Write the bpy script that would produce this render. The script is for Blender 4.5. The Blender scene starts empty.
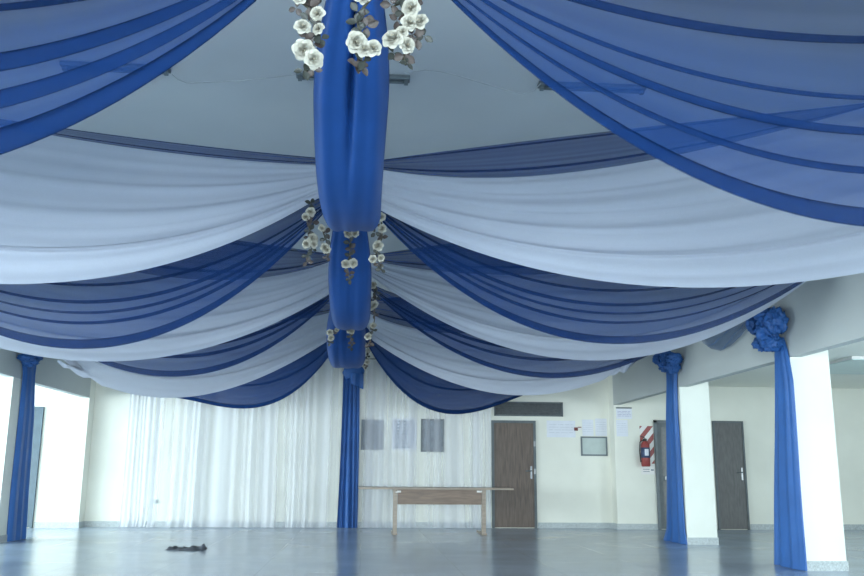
import bpy, bmesh, math, random
from mathutils import Vector, Matrix, noise
random.seed(7)
SC = bpy.context.scene
COL = SC.collection
PI = math.pi
sin, cos = math.sin, math.cos

# ---------------------------------------------------------------- camera
F_PX, PITCH, YAW, ROLL, CAM_Z = 871.616, 0.2097, 0.0766, 0.0073, 1.0163
CAM = Vector((0, 0, CAM_Z))
_f = Vector((sin(YAW) * cos(PITCH), cos(YAW) * cos(PITCH), sin(PITCH)))
_r0 = Vector((cos(YAW), -sin(YAW), 0))
_u0 = Vector((-sin(YAW) * sin(PITCH), -cos(YAW) * sin(PITCH), cos(PITCH)))
_r = _r0 * cos(ROLL) + _u0 * sin(ROLL)
_u = _u0 * cos(ROLL) - _r0 * sin(ROLL)
cd = bpy.data.cameras.new('camera')
cam = bpy.data.objects.new('camera', cd)
COL.objects.link(cam)
cd.sensor_fit = 'HORIZONTAL'
cd.sensor_width = 36.0
cd.lens = F_PX / 864 * 36
cd.clip_start = 0.05
cam.matrix_world = Matrix(((_r.x, _u.x, -_f.x, CAM.x), (_r.y, _u.y, -_f.y, CAM.y), (_r.z, _u.z, -_f.z, CAM.z), (0, 0, 0, 1)))
SC.camera = cam

# ---------------------------------------------------------------- world, lights, exposure
SC.view_settings.view_transform = 'Standard'
SC.view_settings.look = 'None'
SC.view_settings.exposure = 0.16
SC.view_settings.gamma = 1.0
SC.cycles.transparent_max_bounces = 32
SC.cycles.max_bounces = 10
SC.cycles.diffuse_bounces = 5
W = bpy.data.worlds.new('sky'); SC.world = W; W.use_nodes = True
bg = W.node_tree.nodes['Background']
bg.inputs[0].default_value = (0.62, 0.75, 0.9, 1)
bg.inputs[1].default_value = 0.5
def area(name, loc, rot, sx, sy, power, col=(0.82, 0.95, 1.0)):
    l = bpy.data.lights.new(name, 'AREA'); l.shape = 'RECTANGLE'; l.size = sx; l.size_y = sy
    l.energy = power; l.color = col
    o = bpy.data.objects.new(name, l); COL.objects.link(o); o.location = loc; o.rotation_euler = rot
    return o
# daylight entering by the glazed front behind the camera and by the aisle windows
TILT = 0.5   # the sky stands above the openings: daylight comes slanting down through them
area('daylight_front', (-0.1, -5.8, 1.2), (PI / 2 - TILT, 0, 0), 8.0, 2.0, 1500)
area('daylight_front_right', (8.2, -5.8, 1.2), (PI / 2 - TILT, 0, 0), 5.0, 2.0, 160)
area('daylight_front_left', (-8.2, -5.8, 1.2), (PI / 2 - TILT, 0, 0), 5.0, 2.0, 700)
area('daylight_aisle_left', (-10.9, 8.5, 1.5), (PI / 2 - TILT, 0, -PI / 2), 14.0, 1.6, 1650)
area('daylight_aisle_right', (11.4, 5.5, 1.5), (PI / 2 - TILT, 0, PI / 2), 9.0, 1.6, 540)

# ---------------------------------------------------------------- pixel helpers
def ray(px, py): return _f * F_PX + _r * (px - 432) + _u * (288 - py)
def aty(px, py, Y): d = ray(px, py); return CAM + d * (Y / d.y)
def atx(px, py, X): d = ray(px, py); return CAM + d * (X / d.x)
def atz(px, py, Z=0.0): d = ray(px, py); return CAM + d * ((Z - CAM_Z) / d.z)
def pix(p):
    v = Vector(p) - CAM; d = v.dot(_f)
    return 432 + F_PX * v.dot(_r) / d, 288 - F_PX * v.dot(_u) / d
def y_for(px, X, Z, lo=6.0, hi=17.0):
    s = 1 if X > 0 else -1
    for _ in range(50):
        m = (lo + hi) / 2
        if (pix((X, m, Z))[0] - px) * s > 0: lo = m
        else: hi = m
    return (lo + hi) / 2

# ---------------------------------------------------------------- hall dimensions
WR, WL, D, DA, HB, HC = 4.880, 5.133, 17.2026, 16.872, 2.359, 4.02
HAISLE = aty(745, 387, DA).z
COLS = [-1.10, 2.475, 6.056, 9.637, 13.218]
CW = 0.465
CDP = 0.385

# ---------------------------------------------------------------- materials
def mat(name):
    m = bpy.data.materials.new(name); m.use_nodes = True
    nt = m.node_tree
    return m, nt, nt.nodes['Principled BSDF']
def N(nt, t, **kw):
    n = nt.nodes.new(t)
    for k, v in kw.items():
        if k in n.inputs: n.inputs[k].default_value = v
        else: setattr(n, k, v)
    return n
def plain(name, col, rough=0.6, var=0.08, scale=6.0, metal=0.0, bump=0.0, stretch=(1, 1, 1)):
    m, nt, b = mat(name)
    tc = N(nt, 'ShaderNodeTexCoord'); mp = N(nt, 'ShaderNodeMapping'); mp.inputs['Scale'].default_value = stretch
    nz = N(nt, 'ShaderNodeTexNoise', Scale=scale, Detail=5.0)
    nt.links.new(tc.outputs['Object'], mp.inputs['Vector']); nt.links.new(mp.outputs[0], nz.inputs['Vector'])
    rp = N(nt, 'ShaderNodeValToRGB')
    rp.color_ramp.elements[0].position = 0.3; rp.color_ramp.elements[1].position = 0.7
    rp.color_ramp.elements[0].color = (*[c * (1 - var) for c in col], 1)
    rp.color_ramp.elements[1].color = (*[min(1, c * (1 + var)) for c in col], 1)
    nt.links.new(nz.outputs['Fac'], rp.inputs[0]); nt.links.new(rp.outputs[0], b.inputs['Base Color'])
    b.inputs['Roughness'].default_value = rough; b.inputs['Metallic'].default_value = metal
    if bump:
        bp = N(nt, 'ShaderNodeBump', Strength=bump, Distance=0.01)
        nt.links.new(nz.outputs['Fac'], bp.inputs['Height']); nt.links.new(bp.outputs[0], b.inputs['Normal'])
    return m
def tulle(name, col, alpha, trans=0.4, weave=220.0):
    """sheer cloth: partly transparent, opacity grows where the cloth is gathered (attribute 'gather')"""
    m = bpy.data.materials.new(name); m.use_nodes = True; nt = m.node_tree; nt.nodes.clear()
    out = N(nt, 'ShaderNodeOutputMaterial')
    df = N(nt, 'ShaderNodeBsdfDiffuse'); tl = N(nt, 'ShaderNodeBsdfTranslucent'); tp = N(nt, 'ShaderNodeBsdfTransparent')
    tc = N(nt, 'ShaderNodeTexCoord')
    nz = N(nt, 'ShaderNodeTexNoise', Scale=weave, Detail=2.0); nt.links.new(tc.outputs['Object'], nz.inputs['Vector'])
    mr = N(nt, 'ShaderNodeMapRange'); mr.inputs['To Min'].default_value = 0.88; mr.inputs['To Max'].default_value = 1.1
    nt.links.new(nz.outputs['Fac'], mr.inputs['Value'])
    mc = N(nt, 'ShaderNodeMix'); mc.data_type = 'RGBA'; mc.blend_type = 'MULTIPLY'; mc.inputs[0].default_value = 1.0
    mc.inputs[6].default_value = (*col, 1); nt.links.new(mr.outputs[0], mc.inputs[7])
    nt.links.new(mc.outputs[2], df.inputs['Color']); nt.links.new(mc.outputs[2], tl.inputs['Color'])
    mx = N(nt, 'ShaderNodeMixShader'); mx.inputs[0].default_value = trans
    nt.links.new(df.outputs[0], mx.inputs[1]); nt.links.new(tl.outputs[0], mx.inputs[2])
    at = N(nt, 'ShaderNodeAttribute'); at.attribute_name = 'gather'
    ad = N(nt, 'ShaderNodeMath'); ad.operation = 'ADD'; ad.inputs[1].default_value = 1.0
    nt.links.new(at.outputs['Fac'], ad.inputs[0])
    pw = N(nt, 'ShaderNodeMath'); pw.operation = 'POWER'; pw.inputs[0].default_value = 1 - alpha
    nt.links.new(ad.outputs[0], pw.inputs[1])
    ms = N(nt, 'ShaderNodeMixShader')
    nt.links.new(pw.outputs[0], ms.inputs[0]); nt.links.new(mx.outputs[0], ms.inputs[1]); nt.links.new(tp.outputs[0], ms.inputs[2])
    nt.links.new(ms.outputs[0], out.inputs['Surface'])
    return m

M = {}
M['wall'] = plain('cream_paint', (0.77, 0.77, 0.69), 0.7, 0.04, 1.6)
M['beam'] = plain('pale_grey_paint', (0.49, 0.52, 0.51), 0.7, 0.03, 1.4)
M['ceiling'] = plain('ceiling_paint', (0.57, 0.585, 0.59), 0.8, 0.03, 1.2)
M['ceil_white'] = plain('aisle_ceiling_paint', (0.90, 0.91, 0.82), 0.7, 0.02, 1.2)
M['column'] = plain('column_paint', (0.74, 0.76, 0.70), 0.6, 0.03, 2.0)
M['skirt'] = plain('terrazzo_skirting', (0.42, 0.46, 0.47), 0.4, 0.25, 60.0)
M['wood'] = plain('dark_door_wood', (0.115, 0.083, 0.066), 0.45, 0.35, 5.0, stretch=(6, 6, 0.6))
M['wood_aisle'] = plain('grey_brown_door_wood', (0.105, 0.105, 0.105), 0.5, 0.2, 8.0, stretch=(4, 4, 0.8))
M['frame'] = plain('door_frame_paint', (0.10, 0.12, 0.13), 0.5, 0.12, 10.0)
M['slate'] = plain('slate_door_paint', (0.07, 0.11, 0.14), 0.5, 0.12, 6.0)
M['metal'] = plain('brushed_metal', (0.30, 0.31, 0.32), 0.4, 0.05, 30.0, 0.9)
M['slat'] = plain('dark_louvre', (0.125, 0.135, 0.14), 0.3, 0.15, 20.0)
M['table'] = plain('table_laminate', (0.29, 0.235, 0.185), 0.4, 0.15, 7.0, stretch=(0.6, 5, 5))
M['apron'] = plain('table_apron_wood', (0.20, 0.14, 0.105), 0.5, 0.2, 7.0, stretch=(0.6, 5, 5))
M['paper'] = plain('white_paper', (0.72, 0.74, 0.80), 0.7, 0.03, 9.0)
M['ink'] = plain('faded_ink', (0.36, 0.34, 0.50), 0.7, 0.2, 60.0)
M['faint'] = plain('faint_print', (0.58, 0.60, 0.66), 0.7, 0.1, 30.0)
M['dark_red'] = plain('dark_red_plastic', (0.16, 0.03, 0.03), 0.5, 0.2, 30.0)
M['board'] = plain('grey_green_board', (0.47, 0.54, 0.52), 0.4, 0.06, 7.0)
M['poster'] = plain('blue_grey_print', (0.13, 0.16, 0.19), 0.5, 0.3, 7.0)
M['poster_line'] = plain('printed_grey', (0.22, 0.26, 0.29), 0.6, 0.3, 30.0)
M['red'] = plain('signal_red', (0.30, 0.055, 0.05), 0.4, 0.08, 12.0)
M['white'] = plain('white_sign', (0.78, 0.76, 0.74), 0.5, 0.03, 12.0)
M['label_blue'] = plain('dark_blue_label', (0.05, 0.08, 0.16), 0.5, 0.2, 30.0)
M['black'] = plain('black_rubber', (0.02, 0.02, 0.022), 0.5, 0.2, 30.0)
M['fixture'] = plain('grey_fixture_metal', (0.14, 0.165, 0.18), 0.5, 0.1, 10.0)
M['cable'] = plain('grey_cable', (0.40, 0.41, 0.42), 0.6, 0.1, 30.0)
M['satin'] = plain('royal_blue_satin', (0.011, 0.053, 0.20), 0.5, 0.10, 3.0)
M['column_cloth'] = plain('column_blue_cloth', (0.025, 0.115, 0.36), 0.5, 0.10, 3.0)
M['satin'].node_tree.nodes['Principled BSDF'].inputs['Specular IOR Level'].default_value = 0.2
M['blue'] = tulle('blue_tulle', (0.015, 0.052, 0.185), 0.48, 0.45)
M['blue_thin'] = tulle('thin_blue_tulle', (0.030, 0.068, 0.22), 0.56, 0.45)
M['pale_blue'] = tulle('pale_blue_tulle', (0.10, 0.19, 0.36), 0.55, 0.3)
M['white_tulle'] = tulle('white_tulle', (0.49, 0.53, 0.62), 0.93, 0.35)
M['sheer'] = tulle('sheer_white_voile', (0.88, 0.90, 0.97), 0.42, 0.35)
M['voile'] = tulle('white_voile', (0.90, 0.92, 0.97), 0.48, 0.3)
M['petal'] = plain('cream_petal', (0.37, 0.355, 0.30), 0.6, 0.08, 40.0)
M['heart'] = plain('yellowish_heart', (0.26, 0.24, 0.18), 0.7, 0.1, 40.0)
M['leaf'] = plain('dull_green_leaf', (0.020, 0.024, 0.020), 0.5, 0.3, 40.0)
M['leaf_brown'] = plain('brown_leaf', (0.042, 0.030, 0.026), 0.55, 0.3, 40.0)
M['stem'] = plain('garland_stem', (0.07, 0.065, 0.04), 0.6, 0.2, 30.0)
M['dark_cloth'] = plain('charcoal_cloth', (0.085, 0.095, 0.115), 0.8, 0.6, 9.0)

# terrazzo floor, polished, with thin joints
m, nt, b = mat('polished_terrazzo'); M['floor'] = m
tc = N(nt, 'ShaderNodeTexCoord')
n1 = N(nt, 'ShaderNodeTexNoise', Scale=70.0, Detail=3.0); n2 = N(nt, 'ShaderNodeTexNoise', Scale=0.9, Detail=5.0)
nt.links.new(tc.outputs['Object'], n1.inputs['Vector']); nt.links.new(tc.outputs['Object'], n2.inputs['Vector'])
r1 = N(nt, 'ShaderNodeValToRGB')
r1.color_ramp.elements[0].position = 0.3; r1.color_ramp.elements[1].position = 0.72
r1.color_ramp.elements[0].color = (0.27, 0.335, 0.41, 1); r1.color_ramp.elements[1].color = (0.40, 0.48, 0.57, 1)
nt.links.new(n1.outputs['Fac'], r1.inputs[0])
r2 = N(nt, 'ShaderNodeMapRange'); r2.inputs['From Min'].default_value = 0.3; r2.inputs['From Max'].default_value = 0.7
r2.inputs['To Min'].default_value = 0.93; r2.inputs['To Max'].default_value = 1.1
nt.links.new(n2.outputs['Fac'], r2.inputs['Value'])
br = N(nt, 'ShaderNodeTexBrick', Scale=1.0); br.offset = 0.0
br.inputs['Color1'].default_value = (1, 1, 1, 1); br.inputs['Color2'].default_value = (0.985, 0.985, 0.99, 1); br.inputs['Mortar'].default_value = (0.80, 0.80, 0.80, 1)
br.inputs['Brick Width'].default_value = 1.06; br.inputs['Row Height'].default_value = 1.06; br.inputs['Mortar Size'].default_value = 0.006
nt.links.new(tc.outputs['Object'], br.inputs['Vector'])
mA = N(nt, 'ShaderNodeMix'); mA.data_type = 'RGBA'; mA.blend_type = 'MULTIPLY'; mA.inputs[0].default_value = 1
mB = N(nt, 'ShaderNodeMix'); mB.data_type = 'RGBA'; mB.blend_type = 'MULTIPLY'; mB.inputs[0].default_value = 1
nt.links.new(r1.outputs[0], mA.inputs[6]); nt.links.new(r2.outputs[0], mA.inputs[7])
nt.links.new(mA.outputs[2], mB.inputs[6]); nt.links.new(br.outputs['Color'], mB.inputs[7])
nt.links.new(mB.outputs[2], b.inputs['Base Color'])
rr = N(nt, 'ShaderNodeMapRange'); rr.inputs['From Min'].default_value = 0.3; rr.inputs['From Max'].default_value = 0.7
rr.inputs['To Min'].default_value = 0.17; rr.inputs['To Max'].default_value = 0.24
nt.links.new(n2.outputs['Fac'], rr.inputs['Value']); nt.links.new(rr.outputs[0], b.inputs['Roughness'])
bp = N(nt, 'ShaderNodeBump', Strength=0.03, Distance=0.01)
nt.links.new(n2.outputs['Fac'], bp.inputs['Height']); nt.links.new(bp.outputs[0], b.inputs['Normal'])

# ---------------------------------------------------------------- mesh helpers
class MB:
    def __init__(s): s.v = []; s.f = []; s.m = []; s.att = None
    def add(s, vs, fs, mi=0):
        o = len(s.v); s.v += [tuple(p) for p in vs]
        for f in fs: s.f.append([i + o for i in f]); s.m.append(mi)
        return s
    def box(s, x0, x1, y0, y1, z0, z1, mi=0):
        vs = [(x, y, z) for z in (z0, z1) for y in (y0, y1) for x in (x0, x1)]
        return s.add(vs, [(0, 2, 3, 1), (4, 5, 7, 6), (0, 1, 5, 4), (2, 6, 7, 3), (0, 4, 6, 2), (1, 3, 7, 5)], mi)
    def tube(s, pts, r, n=8, mi=0, caps=True):
        pts = [Vector(p) for p in pts]; rs = r if isinstance(r, list) else [r] * len(pts)
        vs = []
        for i, p in enumerate(pts):
            t = (pts[min(i + 1, len(pts) - 1)] - pts[max(i - 1, 0)]).normalized()
            a = t.orthogonal().normalized() if i == 0 else (a - t * a.dot(t)).normalized()
            bb = t.cross(a)
            for k in range(n):
                w = 2 * PI * k / n; vs.append(p + (a * cos(w) + bb * sin(w)) * rs[i])
        fs = [(i * n + k, i * n + (k + 1) % n, (i + 1) * n + (k + 1) % n, (i + 1) * n + k) for i in range(len(pts) - 1) for k in range(n)]
        if caps: fs += [tuple(range(n))[::-1], tuple((len(pts) - 1) * n + k for k in range(n))]
        return s.add(vs, fs, mi)
    def grid(s, rows, closed=False, mi=0):
        nr, nc = len(rows), len(rows[0]); vs = [p for r in rows for p in r]
        fs = []
        for i in range(nr - 1):
            for k in range(nc if closed else nc - 1):
                k2 = (k + 1) % nc
                fs.append((i * nc + k, i * nc + k2, (i + 1) * nc + k2, (i + 1) * nc + k))
        return s.add(vs, fs, mi)
    def lathe(s, prof, n=20, c=(0, 0, 0), mi=0):
        rows = [[(c[0] + r * cos(2 * PI * k / n), c[1] + r * sin(2 * PI * k / n), c[2] + z) for k in range(n)] for r, z in prof]
        return s.grid(rows, True, mi)
    def build(s, name, mats, parent=None, smooth=False, bevel=0.0):
        me = bpy.data.meshes.new(name); me.from_pydata(s.v, [], s.f)
        if not isinstance(mats, (list, tuple)): mats = [mats]
        for mm in mats: me.materials.append(mm)
        for p, mi in zip(me.polygons, s.m): p.material_index = mi; p.use_smooth = smooth
        if s.att is not None:
            a = me.attributes.new('gather', 'FLOAT', 'POINT'); a.data.foreach_set('value', s.att)
        me.update()
        o = bpy.data.objects.new(name, me); COL.objects.link(o)
        if parent: o.parent = parent
        if bevel:
            md = o.modifiers.new('bevel', 'BEVEL'); md.width = bevel; md.segments = 2; md.limit_method = 'ANGLE'
        return o
def tag(o, label, cat, group=None):
    o['label'] = label; o['category'] = cat
    if group: o['group'] = group
    return o
def thing(name, label, cat, loc=(0, 0, 0), group=None):
    o = bpy.data.objects.new(name, None); COL.objects.link(o); o.location = loc; o.empty_display_size = 0.1
    return tag(o, label, cat, group)
def struct(name, mb, m, parent=None, bevel=0.0, **kw):
    o = mb.build(name, m, parent, bevel=bevel, **kw)
    if parent is None: o['kind'] = 'structure'
    return o

# ---------------------------------------------------------------- the hall
XL, XR, YF = -11.2, 11.8, -6.0
struct('floor', MB().box(XL, XR, YF, D + .3, -0.2, 0), M['floor'])
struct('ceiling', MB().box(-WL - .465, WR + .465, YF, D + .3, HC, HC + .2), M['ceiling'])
struct('wall_back', MB().box(-WL - .1, WR + .1, D, D + .25, 0, HC), M['wall'])
struct('wall_back_aisle_right', MB().box(WR, XR, DA, D + .25, 0, HB + .6), M['wall'])
struct('wall_back_aisle_left', MB().box(XL, -WL, DA, D + .25, 0, HB + .6), M['wall'])
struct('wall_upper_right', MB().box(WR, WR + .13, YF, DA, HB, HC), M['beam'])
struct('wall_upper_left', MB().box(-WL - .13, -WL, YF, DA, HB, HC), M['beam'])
struct('wall_upper_right_end', MB().box(WR, WR + CW, DA, D + .25, HB + .6, HC), M['beam'])
struct('wall_upper_left_end', MB().box(-WL - CW, -WL, DA, D + .25, HB + .6, HC), M['beam'])
struct('ceiling_aisle_right', MB().box(WR + .13, XR, YF, DA, HAISLE, HAISLE + .15), M['ceil_white'])
struct('ceiling_aisle_left', MB().box(XL, -WL - .13, YF, DA, HAISLE, HAISLE + .15), M['ceil_white'])
def holed_wall(name, axis, pos, a0, a1, h, holes, thick):
    """wall with rectangular openings; axis 'x' runs along x at y=pos, 'y' runs along y at x=pos"""
    mb = MB()
    def bx(s0, s1, z0, z1):
        if axis == 'x': mb.box(s0, s1, pos - thick, pos, z0, z1)
        else: mb.box(pos, pos + thick, s0, s1, z0, z1)
    c = a0
    for h0, h1, z0, z1 in holes:
        bx(c, h0, 0, h); bx(h0, h1, 0, z0); bx(h0, h1, z1, h); c = h1
    bx(c, a1, 0, h)
    return struct(name, mb, M['wall'])
holed_wall('wall_front', 'x', YF, XL, XR, HC, [(-10.7, -5.7, .2, 2.2), (-4.1, 3.9, .2, 2.2), (5.7, 10.7, .2, 2.2)], .2)
holed_wall('wall_left', 'y', XL - .2, YF, D, HAISLE + .1, [(1.5, 15.5, .7, 2.3)], .2)
holed_wall('wall_right', 'y', XR, YF, D, HAISLE + .1, [(1.5, 15.5, .7, 2.3)], .2)
for sgn, x0 in ((1, WR), (-1, -WL - CW)):
    for i, y in enumerate(COLS):
        cb = MB().box(x0, x0 + CW, y, y + CDP, 0, HB)
        if sgn > 0: cb.box(x0 + .13, x0 + CW, y, y + CDP, HB, HAISLE)
        else: cb.box(x0, x0 + CW - .13, y, y + CDP, HB, HAISLE)
        c = struct('column', cb, M['column'])
        k = MB(); e = .012
        k.box(x0 - e, x0 + CW + e, y - e, y + CDP + e, 0, .105)
        struct('column_skirting', k, M['skirt'])
sk = .105
struct('baseboard_back', MB().box(-WL, aty(491, 528, D).x, D - .014, D, 0, sk).box(aty(538, 528, D).x, WR, D - .014, D, 0, sk), M['skirt'])
struct('baseboard_aisle_left', MB().box(XL, atz(31, 526).x - 1.0, DA - .014, DA, 0, sk).box(aty(34.5, 520, DA).x, -WL + .014, DA - .014, DA, 0, sk).box(-WL, -WL + .014, DA, D, 0, sk), M['skirt'])
struct('baseboard_aisle_right', MB().box(WR - .014, aty(659, 528, DA).x, DA - .014, DA, 0, sk).box(aty(693, 528, DA).x, aty(717, 528, DA).x, DA - .014, DA, 0, sk)
       .box(aty(750.5, 528, DA).x, XR, DA - .014, DA, 0, sk).box(WR - .014, WR, DA, D, 0, sk), M['skirt'])

# doors
def door(name, x0, x1, ztop, Y, leaf_m, frame_m, fw=.05, glass=False, knob_side=1):
    root = struct(name, MB().box(x0 + fw, x1 - fw, Y - .035, Y - .002, 0.012, ztop - fw), leaf_m, bevel=.003)
    f = MB().box(x0, x0 + fw, Y - .05, Y, 0, ztop).box(x1 - fw, x1, Y - .05, Y, 0, ztop).box(x0 + fw, x1 - fw, Y - .05, Y, ztop - fw, ztop)
    f.build('door_frame', frame_m, root, bevel=.003)
    xk = x1 - fw - .05 if knob_side > 0 else x0 + fw + .05
    h = MB().box(xk - .018, xk + .018, Y - .042, Y - .034, .93, 1.17)
    h.build('lock_plate', M['metal'], root, bevel=.002)
    l = MB().tube([(xk, Y - .04, 1.08), (xk, Y - .085, 1.08), (xk - .12 * knob_side, Y - .088, 1.075)], .011, 8)
    l.build('handle', M['frame'] if not glass else M['metal'], root, smooth=True)
    return root
d1 = door('door_1', aty(491.5, 470, D).x, aty(536, 470, D).x, 2.05, D, M['wood'], M['frame'])
for z in (.25, 1.0, 1.8):
    MB().box(aty(493, 470, D).x - .01, aty(493, 470, D).x + .012, D - .045, D - .034, z, z + .09).build('hinge', M['metal'], d1)
for z in (1.02, 1.55):
    MB().box(aty(533.5, 470, D).x, aty(535.5, 470, D).x, D - .056, D - .049, z, z + .1).build('strike_plate', M['metal'], d1)
# glazed door behind the striped sign
gx0, gx1 = aty(655.5, 470, DA).x, aty(655.5, 470, DA).x + .82
d2 = struct('door_2', MB().box(gx0 + .05, gx0 + .13, DA - .035, DA - .002, .012, 2.02).box(gx1 - .13, gx1 - .05, DA - .035, DA - .002, .012, 2.02)
            .box(gx0 + .13, gx1 - .13, DA - .035, DA - .002, 1.93, 2.02).box(gx0 + .13, gx1 - .13, DA - .035, DA - .002, .012, .12).box(gx0 + .13, gx1 - .13, DA - .035, DA - .002, .90, 1.0), M['frame'])
MB().box(gx0 + .13, gx1 - .13, DA - .02, DA - .012, .12, .90).box(gx0 + .13, gx1 - .13, DA - .02, DA - .012, 1.0, 1.93).build('pane', M['slat'], d2)
MB().box(gx0, gx0 + .05, DA - .05, DA, 0, 2.07).box(gx1 - .05, gx1, DA - .05, DA, 0, 2.07).box(gx0, gx1, DA - .05, DA, 2.02, 2.07).build('door_frame', M['fixture'], d2)
MB().box(gx0 + .16, gx0 + .30, DA - .07, DA - .036, .93, 1.0).build('handle', M['metal'], d2, bevel=.005)
door('door_3', aty(714.5, 470, DA).x, aty(745.3, 470, DA).x, 2.07, DA, M['wood_aisle'], M['frame'], .035)
xr = aty(38.5, 470, DA).x
door('door_4', xr - .95, xr, 2.18, DA, M['slate'], M['slate'], .045, knob_side=-1)
# louvred window over the dark door
wx0, wx1 = aty(494, 409, D).x, aty(562.5, 409, D).x
wz0, wz1 = aty(528, 416.3, D).z, aty(528, 402, D).z
w1 = struct('window_1', MB().box(wx0, wx1, D - .045, D - .002, wz0, wz0 + .025).box(wx0, wx1, D - .045, D - .002, wz1 - .025, wz1)
            .box(wx0, wx0 + .025, D - .045, D - .002, wz0, wz1).box(wx1 - .025, wx1, D - .045, D - .002, wz0, wz1), M['frame'])
sl = MB()
for i in range(5):
    z = wz0 + .03 + i * (wz1 - wz0 - .06) / 5
    sl.add([(wx0 + .02, D - .04, z), (wx1 - .02, D - .04, z), (wx1 - .02, D - .01, z + .05), (wx0 + .02, D - .01, z + .05),
            (wx0 + .02, D - .034, z - .003), (wx1 - .02, D - .034, z - .003), (wx1 - .02, D - .004, z + .047), (wx0 + .02, D - .004, z + .047)],
           [(0, 1, 2, 3), (7, 6, 5, 4), (0, 4, 5, 1), (3, 2, 6, 7), (0, 3, 7, 4), (1, 5, 6, 2)])
sl.build('slat', M['slat'], w1)

# ---------------------------------------------------------------- ceiling fixtures and the thin cable
YX = aty(355, 78.5, 1).z - CAM_Z
YX = (HC - .03 - CAM_Z) / YX
def fixture(pxa, pxb, py, label):
    a = aty(pxa, py, YX).x; b_ = aty(pxb, py, YX).x
    t = thing('strip_light', label, 'light', ((a + b_) / 2, YX, HC - .07), 'unlit strip lights on the ceiling')
    h = (b_ - a) / 2
    MB().box(-h, h, -.04, .04, .035, .07).build('housing', M['fixture'], t, bevel=.006)
    MB().tube([(-h + .04, 0, .022), (h - .04, 0, .022)], .012, 10).build('tube_lamp', M['fixture'], t, smooth=True)
    for sx in (-1, 1): MB().box(sx * (h - .03) - .015, sx * (h - .03) + .015, -.02, .02, .008, .036).build('lamp_holder', M['fixture'], t)
fixture(60, 170, 74, 'dark unlit strip light poking out under the blue cloth at upper left')
fixture(296, 410, 78.5, 'dark unlit strip light crossing behind the nearest hanging blue satin cloth')
fixture(538, 645, 83, 'dark unlit strip light half covered by the blue cloth at upper right')
def cable(pts, label):
    tag(MB().tube([aty(px, py, YX * .93) for px, py in pts], .0028, 6).build('ceiling_cable', M['cable'], smooth=True), label, 'cable')
cable([(296, 74.5), (270, 78), (240, 81), (210, 82.5), (187, 83), (178, 79.5), (172, 74.5)], 'thin grey cable slung below the ceiling to the left strip light')
cable([(405, 73), (425, 70), (440, 71.5), (455, 75), (470, 79.5), (485, 84), (500, 88.5), (512, 92), (524, 94), (534, 91), (541, 83)], 'thin grey cable slung below the ceiling to the right strip light')
# pale light panel on the right aisle's ceiling
p0, p1 = atz(826, 374, HAISLE - .05), atz(826, 359, HAISLE - .05)
p0.x = .6 * min(p0.x, p1.x) + .4 * max(p0.x, p1.x); p1.x = p0.x + 2.6
t = thing('ceiling_light', 'pale greenish flat light panel on the aisle ceiling beyond the right column', 'light', ((p0.x + p1.x) / 2 , (p0.y + p1.y) / 2, HAISLE - .05))
hx, hy = (p1.x - p0.x) / 2 , abs(p1.y - p0.y) / 2
M['diffuser'] = plain('pale_diffuser', (0.60, 0.74, 0.70), 0.4, 0.03, 5.0)
MB().box(-hx, hx, -hy, hy, 0.01, .05).build('frame', M['white'], t, bevel=.005)
MB().box(-hx + .02, hx - .02, -hy + .02, hy - .02, 0, .012).build('diffuser', M['diffuser'], t)

# ---------------------------------------------------------------- tulle drapes under the ceiling
S = 3.5807
XA = -0.12
FAN = {
 'N2+': [6.857, 3.534, -1.524, 3.739, -0.025, 0.411], 'M2+': [6.737, 3.446, -1.314, 3.98, 0.299, 0.558],
 'W2+': [6.886, 3.192, -2.191, 2.829, 0.708, 0.067], 'B2+': [6.824, 3.163, 0.606, 3.41, 1.17, 0.23],
 'N3+': [6.66, 3.577, -1.628, 3.823, -0.061, 0.42], 'M3+': [6.64, 3.536, -1.193, 3.791, 0.365, 0.067],
 'W3+': [6.569, 3.36, -1.867, 3.296, 1.104, -0.077], 'B3+': [6.544, 3.208, 0.666, 3.388, 1.131, 0.088],
 'M4+': [6.626, 3.553, -1.24, 3.889, 0.485, 0.509], 'N3-': [6.681, 3.575, -1.612, 3.795, 0.008, 0.413], 'M3-': [6.561, 3.567, -1.22, 3.844, 0.528, 0.4], 'N4-': [6.569, 3.672, -1.618, 3.809, -0.012, 0.416], 'M4-': [6.519, 3.632, -1.238, 3.882, 0.45, 0.47], 'N4+': [6.51, 3.715, -1.62, 3.812, -0.03, 0.418], 'W4+': [6.904, 3.218, -1.913, 3.356, 1.103, -0.11],
 'B1+': [6.649, 3.183, 0.58, 3.439, 1.267, 0.168], 'B1-': [6.819, 3.168, 0.735, 3.525, 1.142, 0.326],
 'N2-': [6.896, 3.558, -1.366, 3.618, 0.06, 0.352], 'M2-': [6.792, 3.472, -1.101, 3.788, 0.15, 0.338],
 'W2-': [6.654, 3.273, -2.047, 3.185, 1.038, 0.064], 'B2-': [6.7, 3.211, 0.884, 3.538, 1.365, 0.258],
 'W3-': [6.588, 3.238, -2.195, 3.001, 1.012, -0.049], 'B3-': [6.578, 3.247, 0.85, 3.582, 1.264, 0.216],
 'W4-': [6.745, 3.352, -1.761, 3.365, 1.284, -0.217],
 'B4+': [3.182, 3.123, 2.176, 2.626, 0.842, 0.684], 'B4-': [3.093, 3.421, 2.225, 2.331, 0.809, 0.59],
 'W1+': [6.728, 3.33, -2.0, 3.3, 0.74, -0.087], 'W1-': [6.728, 3.27, -2.0, 3.3, 0.85, -0.05],
 'N': [6.728, 3.543, -1.613, 3.798, 0.141, 0.415], 'M': [6.728, 3.458, -1.25, 3.914, 0.248, 0.457],
 'T': [7.02, 3.35, -0.2, 3.6, 0.55, 0.1], 'T1': [7.02, 3.42, -0.3, 3.75, .30, .1], 'T4': [3.15, 3.42, 2.2, 3.3, .30, .3],
}
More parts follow.
